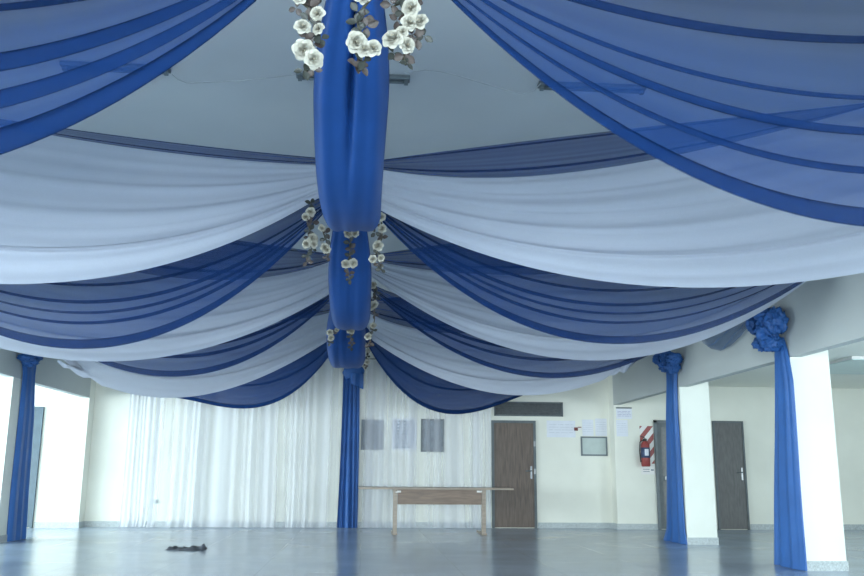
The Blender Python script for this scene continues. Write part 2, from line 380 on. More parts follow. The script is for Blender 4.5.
FAN['B4+'][0] += S * 3 - .0; FAN['B4-'][0] += S * 3
FAN['T4'][0] += S * 3
for kk in ('B4+', 'B4-', 'T4'): FAN[kk][0] -= 2 * S - S * 2  # row offset is added in curve()
def curve(q, k, s, u, xe=None):
    ya, za, ye, ze, sag, sk_ = q
    x0 = XA + s * .10
    x1 = (WR - .012 if s > 0 else -WL + .012) if xe is None else s * xe
    return Vector((x0 + u * (x1 - x0), ya + (k - 2) * S + u * ye,
                   min(HC - .03, za + u * (ze - za) - 4 * sag * u * (1 - u) * (1 + sk_ * (1 - 2 * u)))))
def get(j, k, s):
    return FAN.get('%s%d%s' % (j, k, '+' if s > 0 else '-')) or FAN.get('%s%d' % (j, k)) or FAN[j]
def sheet(name, k, s, top, hem, m, label, pleats, amp, nrip, seed, dens, off=0.0, ue=1.0, xe=None, group=None, bulge=0.0, hemroll=True, krow=None):
    """cloth between a top curve and a lower hem; pleats are real S-folds (three layers), ripples run along the span"""
    rnd = random.Random(seed)
    kr = k if krow is None else krow
    ts = [(0.0, 0.0, 0.0)]                       # (v, pleat index weight, layer offset)
    path = []
    v = 0.0
    for vc, w in pleats:
        path += [(v, vc, None, 0), (vc, vc, w, 1), (vc, vc, w, 2), (vc, vc, w, 3)]
        v = vc
    path.append((v, 1.0, None, 0))
    ph = [rnd.uniform(0, 6.28) for _ in range(4)]
    nu = 56
    cols = []                                    # list of (fn(u)->v, layer)
    prevw = None
    seq = []
    for i, (vc, w) in enumerate(pleats):
        a = pleats[i - 1] if i else None
        n = max(3, int((vc - (a[0] if a else 0)) * 46))
        seq.append(('flat', a, (vc, w), n, 3 * i))
        seq.append(('back', (vc, w), None, 4, 3 * i))
        seq.append(('fwd', (vc, w), None, 4, 3 * i))
    a = pleats[-1] if pleats else None
    seq.append(('flat', a, None, max(3, int((1 - (a[0] if a else 0)) * 46)), 0))
    def wid(w, u): return w * (0.75 + (2.6 if w < .015 else 1.0 if w < .03 else .3) * (1 - u) ** 2.5 + 0.5 * u ** 6)
    def vs_at(u):
        out = []
        for kind, a, b_, n, _ in seq:
            if kind == 'flat':
                v0 = a[0] + wid(a[1], u) * .0 + 0 if a else 0.0
                v0 = (a[0] - 0) if a else 0.0
                v1 = b_[0] + wid(b_[1], u) if b_ else 1.0
                v0 = a[0] + wid(a[1], u) if a else 0.0
                if a: v0 = a[0] - wid(a[1], u) + 2 * wid(a[1], u)
                for q in range(n): out.append((v0 + (v1 - v0) * q / n, 0))
            elif kind == 'back':
                w = wid(a[1], u)
                for q in range(n): out.append((a[0] + w - 2 * w * q / n, 1))
            else:
                w = wid(a[1], u)
                for q in range(n): out.append((a[0] - w + 2 * w * q / n, 2))
        out.append((1.0, 0))
        return out
    rows, att = [], []
    for iu in range(nu + 1):
        u0 = iu / nu * ue
        A0 = curve(top, kr, s, u0, xe); B0 = curve(hem, kr, s, u0, xe)
        row = []
        lay_acc = 0.0
        for v, lay in vs_at(u0):
            u = u0
            if ue < 1.0 and iu > nu - 6:         # frayed free end
                u = u0 + (iu - nu + 6) / 6 * .020 * sin(v * 41 + ph[0]) + (iu - nu + 6) / 6 * .016 * sin(v * 97 + ph[1])
                A, B = curve(top, kr, s, u, xe), curve(hem, kr, s, u, xe)
            else: A, B = A0, B0
            v = max(-.02, min(1.0, v))
            p = A.lerp(B, v)
            g = amp * (0.45 + 0.55 * math.sin(PI * min(1, u / ue)) ) * (0.35 + 0.65 * min(1, (A - B).length / .8))
            dy = g * (sin(2 * PI * nrip * v + ph[0] + .8 * sin(2.2 * u + ph[2])) * .6 + sin(2 * PI * nrip * 2.3 * v + ph[1] + 1.2 * u) * .3
                      + .5 * noise.noise(Vector((u * 3, v * 7, seed * 1.7))))
            dz = .35 * g * sin(2 * PI * nrip * 1.4 * v + ph[3])
            fade = min(1, (1 - v) * 8) * min(1, v * 8)
            p = p + Vector((0, dy * (1 - .7 * v ** 6) + off * (1 - v ** 4) - bulge * sin(PI * v) * sin(PI * u) - .008 * lay, dz * fade))
            if ue < 1.0 and iu > nu - 9 and v > .55:
                e = (iu - nu + 9) / 9 * (v - .55) / .45
                p = p + Vector((s * -.05 * e * sin(v * 60), .04 * sin(iu * 2.3) * e, e * (.045 * sin(iu * 2.0 + ph[1]) + .03 * sin(v * 45 + iu))))
            lim = WR - .01 if s > 0 else WL - .01
            if s * p.x > lim: p.x = s * lim
            row.append(tuple(p))
            gv = dens[0] + dens[1] * (1 - u) ** 2.5 + dens[2] * u ** 5
            gv += .35 * noise.noise(Vector((u * 2.0, v * 16, seed * 3.1)))
            att.append(max(-.3, gv))
        rows.append(row)
    mb = MB(); mb.grid(rows); mb.att = att
    return tag(mb.build(name, m, smooth=True), label, 'drape', group)
ORD = {1: 'nearest', 2: 'second', 3: 'third', 4: 'farthest'}
SIDE = {1: 'right', -1: 'left'}
for k in (1, 2, 3, 4):
    for s in (1, -1):
        sd = SIDE[s]
        # thin blue band along the near top edge
        lab = {1: 'thin blue tulle band out overhead on the %s, edging the nearest white cloth',
               2: 'thin blue tulle band stretched along the top of the largest white cloth at %s',
               3: 'thin blue tulle band above the second white cloth at %s, by the small flower strands',
               4: 'thin blue tulle band above the farthest white cloth at %s, mostly seen through blue'}[k] % sd
        sheet('blue_tulle_drape', k, s, get('N', k, s), get('M', k, s), M['blue_thin'], lab, [(.10, .015), (.80, .03)], .010, 3, 10 + k * 2 + s, (.3, .4, 0), group='thin blue top bands')
        lab = {1: 'white tulle cloth peeping in overhead at the top %s corner',
               2: 'largest white tulle cloth, sagging across the %s side under the thin blue band',
               3: 'second white tulle cloth at %s, seen between two blue swags',
               4: 'farthest and lowest white tulle cloth at %s with a frayed outer end'}[k] % sd
        ue = {(4, 1): .832, (4, -1): .808}.get((k, s), 1.0)
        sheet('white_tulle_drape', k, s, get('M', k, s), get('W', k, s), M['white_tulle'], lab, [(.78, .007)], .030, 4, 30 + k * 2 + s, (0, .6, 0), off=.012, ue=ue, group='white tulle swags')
        lab = {1: 'biggest blue tulle swag, sweeping across the upper %s corner of the hall',
               2: 'second blue tulle swag at %s, hanging below the largest white cloth',
               3: 'third blue tulle swag at %s, narrow, between two white cloths',
               4: 'farthest blue tulle swag at %s, dark and dipping in front of the back curtains'}[k] % sd
        pl = {1: [(.12, .006), (.31, .007), (.53, .006), (.66, .010), (.80, .018), (.97, .045)],
              2: [(.46, .007), (.60, .009), (.70, .006), (.78, .012), (.965, .055)],
              3: [(.55, .014), (.70, .02), (.96, .065)],
              4: [(.3, .012), (.6, .015), (.97, .04)]}[k]
        if k < 4:
            if (k, s) == (1, -1): pl = [(.14, .007), (.36, .008), (.60, .045), (.76, .040), (.965, .085)]
            sheet('blue_tulle_drape', k, s, get('T', k, s), get('B', k, s), M['blue'], lab, pl, .018, 5, 60 + k * 2 + s, (0, 1.6, .3), off=.03, group='blue tulle swags')
        else:
            sheet('blue_tulle_drape', k, s, get('T4', k, s), get('B', k, s), M['blue'], lab, pl, .012, 5, 60 + k * 2 + s, (1.9, 1.6, .3), off=.03, xe=3.58, group='blue tulle swags', krow=2)

# ---------------------------------------------------------------- blue satin swags along the middle
def satin_swag(y0, y1, z0, z1, zl, w0, wmax, xc, label, seed, skew=0.0, crease=.03, wexp=1.4):
    rnd = random.Random(seed); ph = [rnd.uniform(0, 6.28) for _ in range(4)]
    rows = []
    n, nw = 54, 40
    for i in range(n + 1):
        t = i / n
        y = y0 + (y1 - y0) * t
        q = 4 * t * (1 - t)
        z = (z0 * (1 - t) + z1 * t) - (((z0 + z1) / 2 - zl)) * q ** .85
        ww = min(1, q / .8) ** (wexp * .6); w = w0 + (wmax - w0) * ww * ww * (3 - 2 * ww) 
        row = []
        for j in range(nw + 1):
            a = -1 + 2 * j / nw
            x = xc + skew * q + a * w / 2
            # sides curl up, a soft crease runs down the middle
            dz = .13 * abs(a) ** 7 * q + crease * math.exp(-((a + .02) * 11) ** 2) * min(1, (1 - q) * 3) - .004 * sin(a * 9 + ph[0])
            dy = .015 * sin(a * 5 + ph[1]) * (1 - .5 * q) + .007 * sin(a * 13 + ph[2]) + crease * 2.2 * math.exp(-((a + .02) * 9) ** 2) * min(1, (1 - q) * 3) + .006 * noise.noise(Vector((a * 3, t * 8, seed)))
            row.append((x, y + dy, z + dz))
        rows.append(row)
    mb = MB().grid(rows)
    o = mb.build('hanging_satin_cloth', M['satin'], smooth=True)
    md = o.modifiers.new('thick', 'SOLIDIFY'); md.thickness = .006
    return tag(o, label, 'drape', 'blue satin swags along the middle')
A1, A2, A3, A4 = [6.73 + i * S for i in (-1, 0, 1, 2)]
satin_swag(A1 - .05, A2 - .05, 3.55, 3.35, 2.50, .05, .362, -.055, 'largest royal blue satin cloth hanging in a loop, nearest the camera', 3, skew=-.055, crease=.04, wexp=1.6)
satin_swag(A2 + .0, A3 - .05, 3.35, 3.35, 2.42, .18, .375, -.15, 'second royal blue satin loop, below the nearest one', 5, crease=.010)
satin_swag(A3 + .0, A4 - .05, 3.35, 3.35, 2.45, .24, .50, -.25, 'farthest and smallest royal blue satin loop, above the blue column of curtain', 8, crease=.010)
# cords from ceiling to the gathering points
for i, (y, nm) in enumerate(((A1, 'above the largest flower strands'), (A2, 'above the second set of flower strands'), (A3, 'above the third set of flower strands'), (A4, 'behind the last blue satin loop'))):
    t = thing('hanging_ring', 'metal ring on a ceiling cord, ' + nm, 'ring', (XA, y, HC), 'gathering rings')
    MB().tube([(0, 0, 0), (0, 0, -.42)], .006, 6).build('cord', M['cable'], t)
    MB().tube([(.10 * cos(a * PI / 8), .10 * sin(a * PI / 8), -.42) for a in range(17)], .010, 6).build('hoop', M['metal'], t, smooth=True)

# ---------------------------------------------------------------- curtains
def fold_curtain(name, x0, x1, y, z0, z1, nf, amp, m, label, seed, group=None, dens=.3, trail=0.0, flare=0.0, parent=None, pinch=0.0, cat='curtain'):
    rnd = random.Random(seed)
    nx = max(60, int((x1 - x0) * 70)); nz = 26
    ph = [rnd.uniform(0, 6.28) for _ in range(6)]
    rows, att = [], []
    for iz in range(nz + 1):
        t = iz / nz; z = z1 + (z0 - z1) * t
        row = []
        for ix in range(nx + 1):
            a = ix / nx
            aw = a + .035 * sin(a * 9 + ph[0]) + .015 * sin(a * 23 + ph[1])
            x = x0 + (x1 - x0) * a
            xc = (x0 + x1) / 2
            x = xc + (x - xc) * (1 - pinch * (1 - t)) + flare * t * (a - .5)
            dn = noise.noise(Vector((a * 5 * (x1 - x0), .4 * t, seed * 2.3)))
            am = amp * (.55 + .8 * max(0, dn + .35)) * (.7 + .3 * t)
            f = sin(2 * PI * nf * aw + ph[2] + .5 * sin(2.0 * t + ph[3]) + 1.2 * noise.noise(Vector((a * 6, .3 * t, seed))))
            yy = y - am * (.5 + .5 * f) - .25 * amp * sin(2 * PI * nf * 2.7 * aw + ph[4])
            zz = z
            if iz == nz and trail: 
                yy -= trail * (.4 + .6 * abs(sin(9 * a + ph[5]))); zz = max(.006, z)
            row.append((x + .012 * sin(3 * t + 7 * a), yy, zz))
            dn2 = noise.noise(Vector((a * 8 * (x1 - x0) ** .6, .15 * t, seed * 5.3)))
            att.append(dens + 1.1 * dn + 2.2 * max(0, dn2) ** 1.3 - .5)
        rows.append(row)
    mb = MB().grid(rows); mb.att = att
    o = mb.build(name, m, parent, smooth=True)
    return o
YC = D - .035
def wx(px): return aty(px, 470, YC).x
c = fold_curtain('sheer_curtain', wx(124), wx(150), YC, .01, 3.2, 2.2, .05, M['voile'], '', 21, dens=.9, trail=.08)
tag(c, 'narrow white voile curtain at the far left end of the back wall', 'curtain', 'white curtains on the back wall')
c = fold_curtain('sheer_curtain', wx(153), wx(335.5), YC - .02, .01, 3.2, 8, .11, M['voile'], '', 22, dens=.35, trail=.10)
tag(c, 'wide folded white voile curtain between the far left one and the blue curtain', 'curtain', 'white curtains on the back wall')
c = fold_curtain('sheer_curtain', wx(357), wx(490.5), YC, .01, 3.2, 5, .06, M['sheer'], '', 24, dens=.15, trail=.07)
tag(c, 'sheer white curtain right of the blue curtain, wall prints showing through it', 'curtain', 'white curtains on the back wall')
rod = thing('curtain_rod', 'thin rod carrying the white curtains on the back wall, behind the swags', 'rod', (wx(310), YC, 3.22))
MB().tube([(wx(118) - wx(310), 0, 0), (wx(498) - wx(310), 0, 0)], .012, 8).build('pole', M['metal'], rod, smooth=True)
for px in (118, 310, 498): MB().box(wx(px) - wx(310) - .015, wx(px) - wx(310) + .015, -.015, .035, -.02, .02).build('bracket', M['metal'], rod)
# blue curtain column in the middle of the back wall
bx0, bx1 = aty(337.5, 500, D - .15).x, aty(358.5, 500, D - .15).x
zk = aty(350, 372, D - .2).z
bc = thing('satin_curtain', 'royal blue satin curtain hanging straight down the middle of the back wall', 'curtain', (0, 0, 0))
fold_curtain('cloth', bx0, bx1, D - .13, .006, zk, 4, .08, M['column_cloth'], '', 31, parent=bc, flare=.0, pinch=.22)
kb = MB()
cx = aty(353.5, 372, D - .25).x
rows = []
for i in range(13):
    a = i / 12; rr_ = .13 + .05 * sin(PI * a)
    rows.append([(cx + (rr_ + .012 * sin(5 * k * 2 * PI / 24 + i)) * 1.15 * cos(2 * PI * k / 24), D - .21 + .6 * rr_ * sin(2 * PI * k / 24), zk - .13 + .26 * a) for k in range(24)])
kb.grid(rows, True).add(rows[0], [tuple(range(24))]).add(rows[-1], [tuple(range(24))])
kb.build('knot', M['column_cloth'], bc, smooth=True)
kf = MB()
kf.grid([[(cx - .05 + .25 * a, D - .30 - .03 * sin(6 * a), zk - .02 - .22 * b_ - .10 * a * b_) for a in [q / 8 for q in range(9)]] for b_ in [q / 6 for q in range(7)]])
o = kf.build('loose_end', M['column_cloth'], bc, smooth=True); o.modifiers.new('thick', 'SOLIDIFY').thickness = .01

# ---------------------------------------------------------------- column drapes with gathered rosettes
def rosette(mb, c, rx, ry, rz, seed):
    n, mm_ = 48, 30
    rows = []
    for i in range(mm_ + 1):
        th = PI * i / mm_
        row = []
        for k in range(n):
            p = Vector((sin(th) * cos(2 * PI * k / n), sin(th) * sin(2 * PI * k / n), cos(th)))
            a = noise.noise(p * 2.1 + Vector((seed, 0, 0))); b2 = noise.noise(p * 4.7 + Vector((0, seed, 3)))
            r = 1 + .34 * (1 - 2.6 * abs(a)) - .16 + .15 * (1 - 3.0 * abs(b2)) - .08
            row.append((c[0] + rx * r * p.x, c[1] + ry * r * p.y, c[2] + rz * r * p.z))
        rows.append(row)
    mb.grid(rows, True)
def column_drape(X, rows_px, ztop, label, knot, seed, thick=.07, sgn=1):
    """rows_px: (fraction of height from the top, left px, right px)"""
    t = thing('column_drape', label, 'drape', (0, 0, 0), 'blue drapes on the columns')
    mb = MB(); rows = []
    nc = 40; nz = 30
    def lerp(f):
        for (f0, a0, b0), (f1, a1, b1) in zip(rows_px, rows_px[1:]):
            if f <= f1: q = (f - f0) / (f1 - f0); return a0 + (a1 - a0) * q, b0 + (b1 - b0) * q
        return rows_px[-1][1:]
    for i in range(nz + 1):
        f = i / nz; z = ztop * (1 - f) + .004
        a, b_ = lerp(f)
        ya, yb = y_for(a, X, z), y_for(b_, X, z)
        row = []
        for k in range(nc):
            w = 2 * PI * k / nc
            c_ = (1 - cos(w)) / 2
            sgn_ = 1 if k < nc / 2 else -1
            front = .5 * thick * abs(sin(w)) ** .6
            rip = .016 * sin(c_ * 17 + seed) * (.4 + .6 * f) + .009 * sin(c_ * 31 + seed * 2 + 2 * f)
            xx = X - sgn * (front * .9 + rip) if k < nc / 2 else X + sgn * .012
            row.append((xx, ya + (yb - ya) * c_ + .01 * sin(9 * f + seed) * f, z))
        rows.append(row)
    mb.grid(rows, True).add(rows[0], [tuple(range(nc))])
    mb.build('tail', M['column_cloth'], t, smooth=True)
    rb = MB()
    for q, (px, py, wpx, hpx, dX) in enumerate(knot):
        p = atx(px, py, X - sgn * dX)
        sc = (p - CAM).dot(_f) / F_PX
        rosette(rb, p, .12, wpx * sc * .56, hpx * sc * .5, seed + q * 1.7)
    rb.build('rosette', M['column_cloth'], t, smooth=True)
    return t
X1 = WR - .025
column_drape(X1, [(0, 776.5, 783), (.06, 775.5, 787), (.2, 775.5, 792.5), (.5, 775.5, 797.5), (.8, 775.5, 802.5), (1, 775.5, 806)], atx(782, 338, X1).z,
             'blue cloth drape with big ruffled knot on the nearest right column', [(776, 321, 20, 26, .12), (766, 318, 20, 20, .15), (757, 324, 15, 20, .13), (767, 332, 22, 26, .16), (763, 344, 14, 14, .13), (772, 343, 16, 16, .12)], 2)
column_drape(X1, [(0, 667, 678), (.12, 668, 676.5), (.3, 667.5, 677.5), (.7, 668, 682), (.93, 668, 685), (1, 664.5, 687)], atx(672, 360, X1).z,
             'blue cloth drape with small knot on the far right column', [(660.5, 359, 11, 11, .12), (668, 357.5, 13, 12, .13), (674.5, 359, 9, 12, .12), (666.5, 366, 13, 12, .12), (672.5, 367, 11, 12, .11)], 6)
X2 = -WL + .025
column_drape(X2, [(0, 22, 36), (.1, 23.5, 33.5), (.3, 20, 32.5), (.6, 14.5, 29), (.9, 9, 25.5), (1, 7.5, 24)], atx(30, 357, X2).z,
             'blue cloth drape hanging from a flat knot on the left column', [(26, 357.5, 12, 7, .10), (34, 357.5, 14, 8, .11), (30, 362, 12, 9, .09)], 11, sgn=-1)
# small grey-blue tulle loop beside the big knot
Xs = WR - .05
ea, eb = atx(754, 316, Xs), atx(700, 336, Xs)
low = [atx(px, py, Xs) for px, py in ((752, 321), (741, 337), (731, 345.5), (720, 351), (710.5, 349), (703, 343), (700, 337))]
rows = []
for i in range(25):
    a = i / 24 * (len(low) - 1); i0 = min(int(a), len(low) - 2); lw = low[i0].lerp(low[i0 + 1], a - i0)
    up = ea.lerp(eb, i / 24)
    rows.append([tuple(up.lerp(lw, b_ / 12) + Vector((-.05 * sin(PI * b_ / 12) * sin(PI * i / 24) - .012 * sin(b_ * 1.6 + i * .3), 0, 0))) for b_ in range(13)])
mb = MB().grid(rows); mb.att = [.2 * sin(i * .9) for i in range(len(mb.v))]
tag(mb.build('blue_tulle_drape', M['pale_blue'], smooth=True), 'small grey-blue tulle loop hanging from the big knot towards the back', 'drape')

# ---------------------------------------------------------------- flower strands
def petal(mb, ang, r0, r1, wdt, lift, curl, mi=0):
    rows = []
    for i in range(5):
        t = i / 4
        rad = r0 + (r1 - r0) * t
        h = lift * t - curl * t ** 3
        w = wdt * math.sqrt(max(.05, 1 - ((t - .58) / .60) ** 2))
        row = []
        for j in range(5):
            q = -1 + j / 2
            x, y = rad - .40 * wdt * t * q * q, q * w
            z = h + .25 * wdt * q * q
            row.append((x * cos(ang) - y * sin(ang), x * sin(ang) + y * cos(ang), z))
        rows.append(row)
    mb.grid(rows, mi=mi)
def rose_mesh(seed):
    rnd = random.Random(seed); mb = MB()
    for n, r0, r1, w, lift, curl in ((6, .10, 1.0, .58, .34, .34), (5, .08, .80, .50, .52, .28), (5, .06, .60, .40, .62, .20), (4, .04, .40, .30, .68, .08), (3, .0, .25, .2, .62, 0)):
        o = rnd.uniform(0, 6)
        for k in range(n): petal(mb, o + 2 * PI * k / n + rnd.uniform(-.15, .15), r0, r1 * rnd.uniform(.9, 1.1), w * rnd.uniform(.9, 1.15), lift * rnd.uniform(.85, 1.15), curl)
    mb.lathe([(.001, .1), (.1, .2), (.13, .4), (.07, .55), (.001, .58)], 8, mi=1)
    return mb
def leaf_mesh(seed):
    rnd = random.Random(seed); mb = MB()
    for k in range(3):
        a = k * 2.1 + rnd.uniform(-.4, .4); L = rnd.uniform(.8, 1.15); rows = []
        for i in range(6):
            t = i / 5; w = .36 * L * sin(PI * (.04 + .94 * t)) ** .8
            row = []
            for j in range(3):
                q = j - 1; x, y = .1 + L * t, q * w
                row.append((x * cos(a) - y * sin(a), x * sin(a) + y * cos(a), .3 * t - .35 * t * t + .12 * abs(q)))
            rows.append(row)
        mb.grid(rows)
    mb.tube([(0, 0, -.15), (0, 0, .1)], .04, 5)
    return mb
def proto(mb, name, mats):
    me = bpy.data.meshes.new(name); me.from_pydata(mb.v, [], mb.f)
    for q in mats: me.materials.append(q)
    for p, mi in zip(me.polygons, mb.m): p.material_index = mi; p.use_smooth = True
    return me
ROSES = [proto(rose_mesh(i), 'rose', [M['petal'], M['heart']]) for i in (1, 2, 3)]
LEAVES = [proto(leaf_mesh(i), 'leaf_sprig', [M['leaf' if i % 2 else 'leaf_brown']]) for i in (1, 2, 3, 4)]
def garland(Y, roses, leaves, top, label, seed):
    """roses/leaves: (px, py, radius px); hangs from z=top"""
    rnd = random.Random(seed)
    pts = sorted([(py, px) for px, py, _ in roses + leaves])
    base = aty(pts[0][1], pts[0][0], Y)
    t = thing('hanging_garland', label, 'garland', (base.x, Y, top), 'white flower strands')
    top = min(top, base.z + .03) if Y > 5 else top
    t.location.z = top
    path = [Vector((base.x, Y, top))]
    for i in range(0, len(pts), 2): path.append(aty(pts[i][1], pts[i][0], Y))
    path.append(aty(pts[-1][1], pts[-1][0], Y))
    O = Vector((base.x, Y, top))
    MB().tube([p - O for p in path if True], .006, 6).build('stem', M['stem'], t, smooth=True)
    sc0 = (base - CAM).dot(_f) / F_PX
    def put(me, name, px, py, r, out):
        p = aty(px, py, Y) - O
        ob = bpy.data.objects.new(name, me); COL.objects.link(ob); ob.parent = t
        d = Vector((rnd.uniform(-.6, .6), -1, rnd.uniform(-.55, .25))).normalized()
        ob.rotation_mode = 'QUATERNION'
        ob.rotation_quaternion = d.to_track_quat('Z', 'Y') @ Matrix.Rotation(rnd.uniform(0, 6.28), 3, 'Z').to_quaternion()
        ob.location = p + Vector((0, out, 0)); ob.scale = (r * sc0,) * 3
    for i, (px, py, r) in enumerate(roses): put(ROSES[(i + seed) % 3], 'rose', px, py, r, -.03)
    for i, (px, py, r) in enumerate(leaves): put(LEAVES[(i + seed) % 4], 'leaf_sprig', px, py, r * 1.3, -.014)
ZT = 3.45
garland(3.02, [(301, 2, 9), (318, 18, 8), (303, 31, 8.5), (319, 33, 7), (304, 54, 11.5), (314, 63, 10), (306, -14, 9), (316, -32, 9)],
        [(310, 9, 9), (318, 8, 8), (297, 10, 7), (309, 22, 8), (318, 25, 7), (316, 38, 8), (306, 40, 8), (321, 41, 7), (313, 46, 8), (304, 73, 8), (314, 72, 7), (308, -4, 9), (310, -24, 9)], ZT,
        'long strand of white flowers left of the nearest blue satin cloth', 1)
garland(3.00, [(360, 2, 8.5), (371, -1, 7), (356, 46, 11.5), (373, 52, 9), (364, 53, 8), (364, -22, 9)],
        [(358, 14, 8), (365, 20, 9), (358, 25, 8), (367, 29, 8), (361, 33, 7), (356, 65, 8), (363, 63, 8), (361, 68, 7), (363, -12, 9)], ZT,
        'strand of white flowers hanging in front of the nearest blue satin cloth', 2)
garland(3.02, [(411, 12, 10), (409, 27, 9), (420, 26, 9), (393, 43, 11.5), (406, 49, 9), (402, 36, 7), (400, -16, 9), (408, -34, 9)],
        [(392, 7, 9), (403, 2, 9), (421, 2, 9), (402, 13, 9), (397, 22, 8), (404, 33, 8), (417, 41, 9), (424, 38, 7), (412, 37, 8), (393, 55, 8), (404, 57, 8), (406, 65, 6), (404, -6, 9), (404, -26, 9)], ZT,
        'thick strand of white flowers right of the nearest blue satin cloth', 3)
G2 = 6.45
garland(G2, [(311, 213, 5.5), (306, 218, 4.5), (313, 240, 6), (307, 245, 5), (314, 245, 4.5)], [(311, 204, 5), (312, 223, 5), (310, 231, 5), (308, 237, 4), (307, 256, 4.5), (307, 262, 4), (312, 250, 4)], 3.6,
        'outer flower strand at left under the largest blue satin cloth', 4)
garland(G2, [(322, 229, 4), (325, 249, 5.5), (328, 251, 4)], [(326, 234, 4.5), (326, 240, 4.5), (327, 257, 4)], 3.4,
        'short inner flower strand at left under the largest blue satin cloth', 5)
garland(A2 + .30, [(348, 235, 4.5), (355, 234, 4.5), (346, 265, 5), (353, 264, 5)], [(350, 243, 5), (351, 249, 5), (350, 256, 4.5), (349, 274, 4), (350, 280, 4)], 3.3,
        'middle flower strand lying on the second blue satin loop', 6)
garland(G2, [(381, 218, 5), (382, 230, 5), (378, 247, 6), (373, 260, 4.5), (381, 259, 4)], [(377, 225, 4.5), (375, 233, 4.5), (382, 238, 4.5), (376, 254, 4), (379, 264, 5), (381, 270, 4)], 3.6,
        'flower strand at right under the largest blue satin cloth', 7)
G3 = 10.05
garland(G3, [(373, 286, 4.2), (374, 305, 4.5), (371, 308, 3.5), (373, 326, 3.5), (368, 337, 3.8)], [(376, 292, 3.8), (372, 299, 3.5), (376, 298, 3.5), (375, 315, 3.5), (373, 331, 3.5), (369, 344, 3.5)], 3.5,
        'long thin flower strand at right of the second blue satin loop', 8)
garland(G3, [(330, 333, 3.5), (331, 338, 3.8), (337, 330, 2.8)], [(333, 334, 3.2), (330, 343, 2.8), (335, 331, 2.8)], 3.3,
        'small flower tuft at left between second and third blue satin loops', 9)
garland(A3 + .32, [(349, 331, 3), (352, 332, 3)], [(351, 337, 3.4), (352, 342, 3.4), (351, 347, 3)], 3.2,
        'small flower strand on the front of the third blue satin loop', 10)
garland(13.6, [(368, 351, 2.6), (367, 362, 3)], [(368, 346, 2.6), (367, 356, 2.6), (366, 366, 2.2)], 3.3,
        'tiny flower strand at right of the third blue satin loop', 11)

# ---------------------------------------------------------------- table
la, lb = atz(394.5, 534.5), atz(484.3, 535.2)
Yt = (la.y + lb.y) / 2
def tx(px, py): return aty(px, py, Yt)
zt = tx(436, 487.5).z
tl, tr = tx(358.5, 487).x, tx(512.5, 489).x
t = thing('folding_table', 'long narrow brown wooden table standing in front of the sheer curtain', 'table', ((la.x + lb.x) / 2, Yt + .3, 0))
cx0 = (la.x + lb.x) / 2
MB().box(tl - cx0, tr - cx0, -.42, .42, zt - .034, zt).build('table_top', M['table'], t, bevel=.004)
for lx in (la.x, lb.x):
    lg = MB().box(lx - cx0 - .035, lx - cx0 + .035, -.33, -.23, .03, zt - .034).build('leg', M['table'], t, bevel=.003)
    MB().box(lx - cx0 - .04, lx - cx0 + .04, -.40, .36, 0, .035).build('foot', M['table'], lg, bevel=.004)
    MB().box(lx - cx0 - .03, lx - cx0 + .03, -.38, .36, zt - .07, zt - .034).build('bearer', M['table'], t)
za0 = tx(436, 504.5).z
MB().box(la.x - cx0 + .04, lb.x - cx0 - .04, -.325, -.30, za0, zt - .036).build('apron', M['apron'], t, bevel=.002)
for px in (398.5, 479.5):
    p = tx(px, 491.5); MB().box(p.x - cx0 - .05, p.x - cx0 + .04, -.342, -.325, p.z - .016, p.z + .016).build('bracket', M['white'], t, bevel=.003)['label'] = 'white metal bracket'

# ---------------------------------------------------------------- things on the back walls
def flat(name, px0, py0, px1, py1, Y, m, label, cat, th=.006, frame=None, group=None, gap=0.0):
    a, b_ = aty(px0, py0, Y), aty(px1, py1, Y)
    zc = (a.z + b_.z) / 2
    t = thing(name, label, cat, ((a.x + b_.x) / 2, Y, b_.z), group)
    w, h = (b_.x - a.x), a.z - b_.z
    MB().box(-w / 2, w / 2, -th - gap, -gap - .0005, 0, h).build('sheet' if frame is None else 'panel', m, t)
    if frame is not None:
        e = .03
        MB().box(-w / 2 - e, w / 2 + e, -th - .012, 0, -e, 0).box(-w / 2 - e, w / 2 + e, -th - .012, 0, h, h + e).box(-w / 2 - e, -w / 2, -th - .012, 0, 0, h).box(w / 2, w / 2 + e, -th - .012, 0, 0, h).build('frame', frame, t)
    return t, w, h
def lines(t, w, h, n, th, m, top=.9, bot=.15, seed=1, lw=.35, part='printed_lines'):
    rnd = random.Random(seed); mb = MB()
    for i in range(n):
        z = h * (bot + (top - bot) * (i + .5) / n); d = h * (top - bot) / n * lw
        x = -w * .42
        while x < w * .38:
            l = w * rnd.uniform(.12, .4); mb.box(x, min(w * .42, x + l), -th - .0015, -th, z - d / 2, z + d / 2); x += l + w * .04
    mb.build(part, m, t)
t, w, h = flat('wall_print', 361.5, 419.5, 383, 450, D - .004, M['poster'], 'blue-grey wall print behind the sheer curtain, beside the blue curtain', 'poster', frame=None, group='prints behind the curtain')
t, w, h = flat('wall_print', 392.5, 418.5, 416, 450, D - .004, M['paper'], 'pale wall print with rows of grey lines, middle of three behind the curtain', 'poster', group='prints behind the curtain')
lines(t, w, h, 9, .006, M['poster_line'], .96, .04, 3, .62)
t, w, h = flat('wall_print', 422.5, 420.5, 442.5, 450.5, D - .004, M['poster'], 'dark grey framed wall print behind the sheer curtain, nearest the dark door', 'poster', th=.01, frame=M['frame'], group='prints behind the curtain')
t, w, h = flat('wall_paper_sheet', 546.5, 420.5, 575.5, 437.5, D, M['paper'], 'wide white paper taped to the wall right of the dark door', 'paper', group='papers on the wall')
lines(t, w, h, 4, .006, M['faint'], .85, .2, 4, .2)
t, w, h = flat('wall_paper_sheet', 582, 419.5, 593.5, 436, D, M['paper'], 'small white paper directly above the grey-green board, left of two', 'paper', group='papers on the wall')
lines(t, w, h, 5, .006, M['faint'], .85, .2, 5, .2)
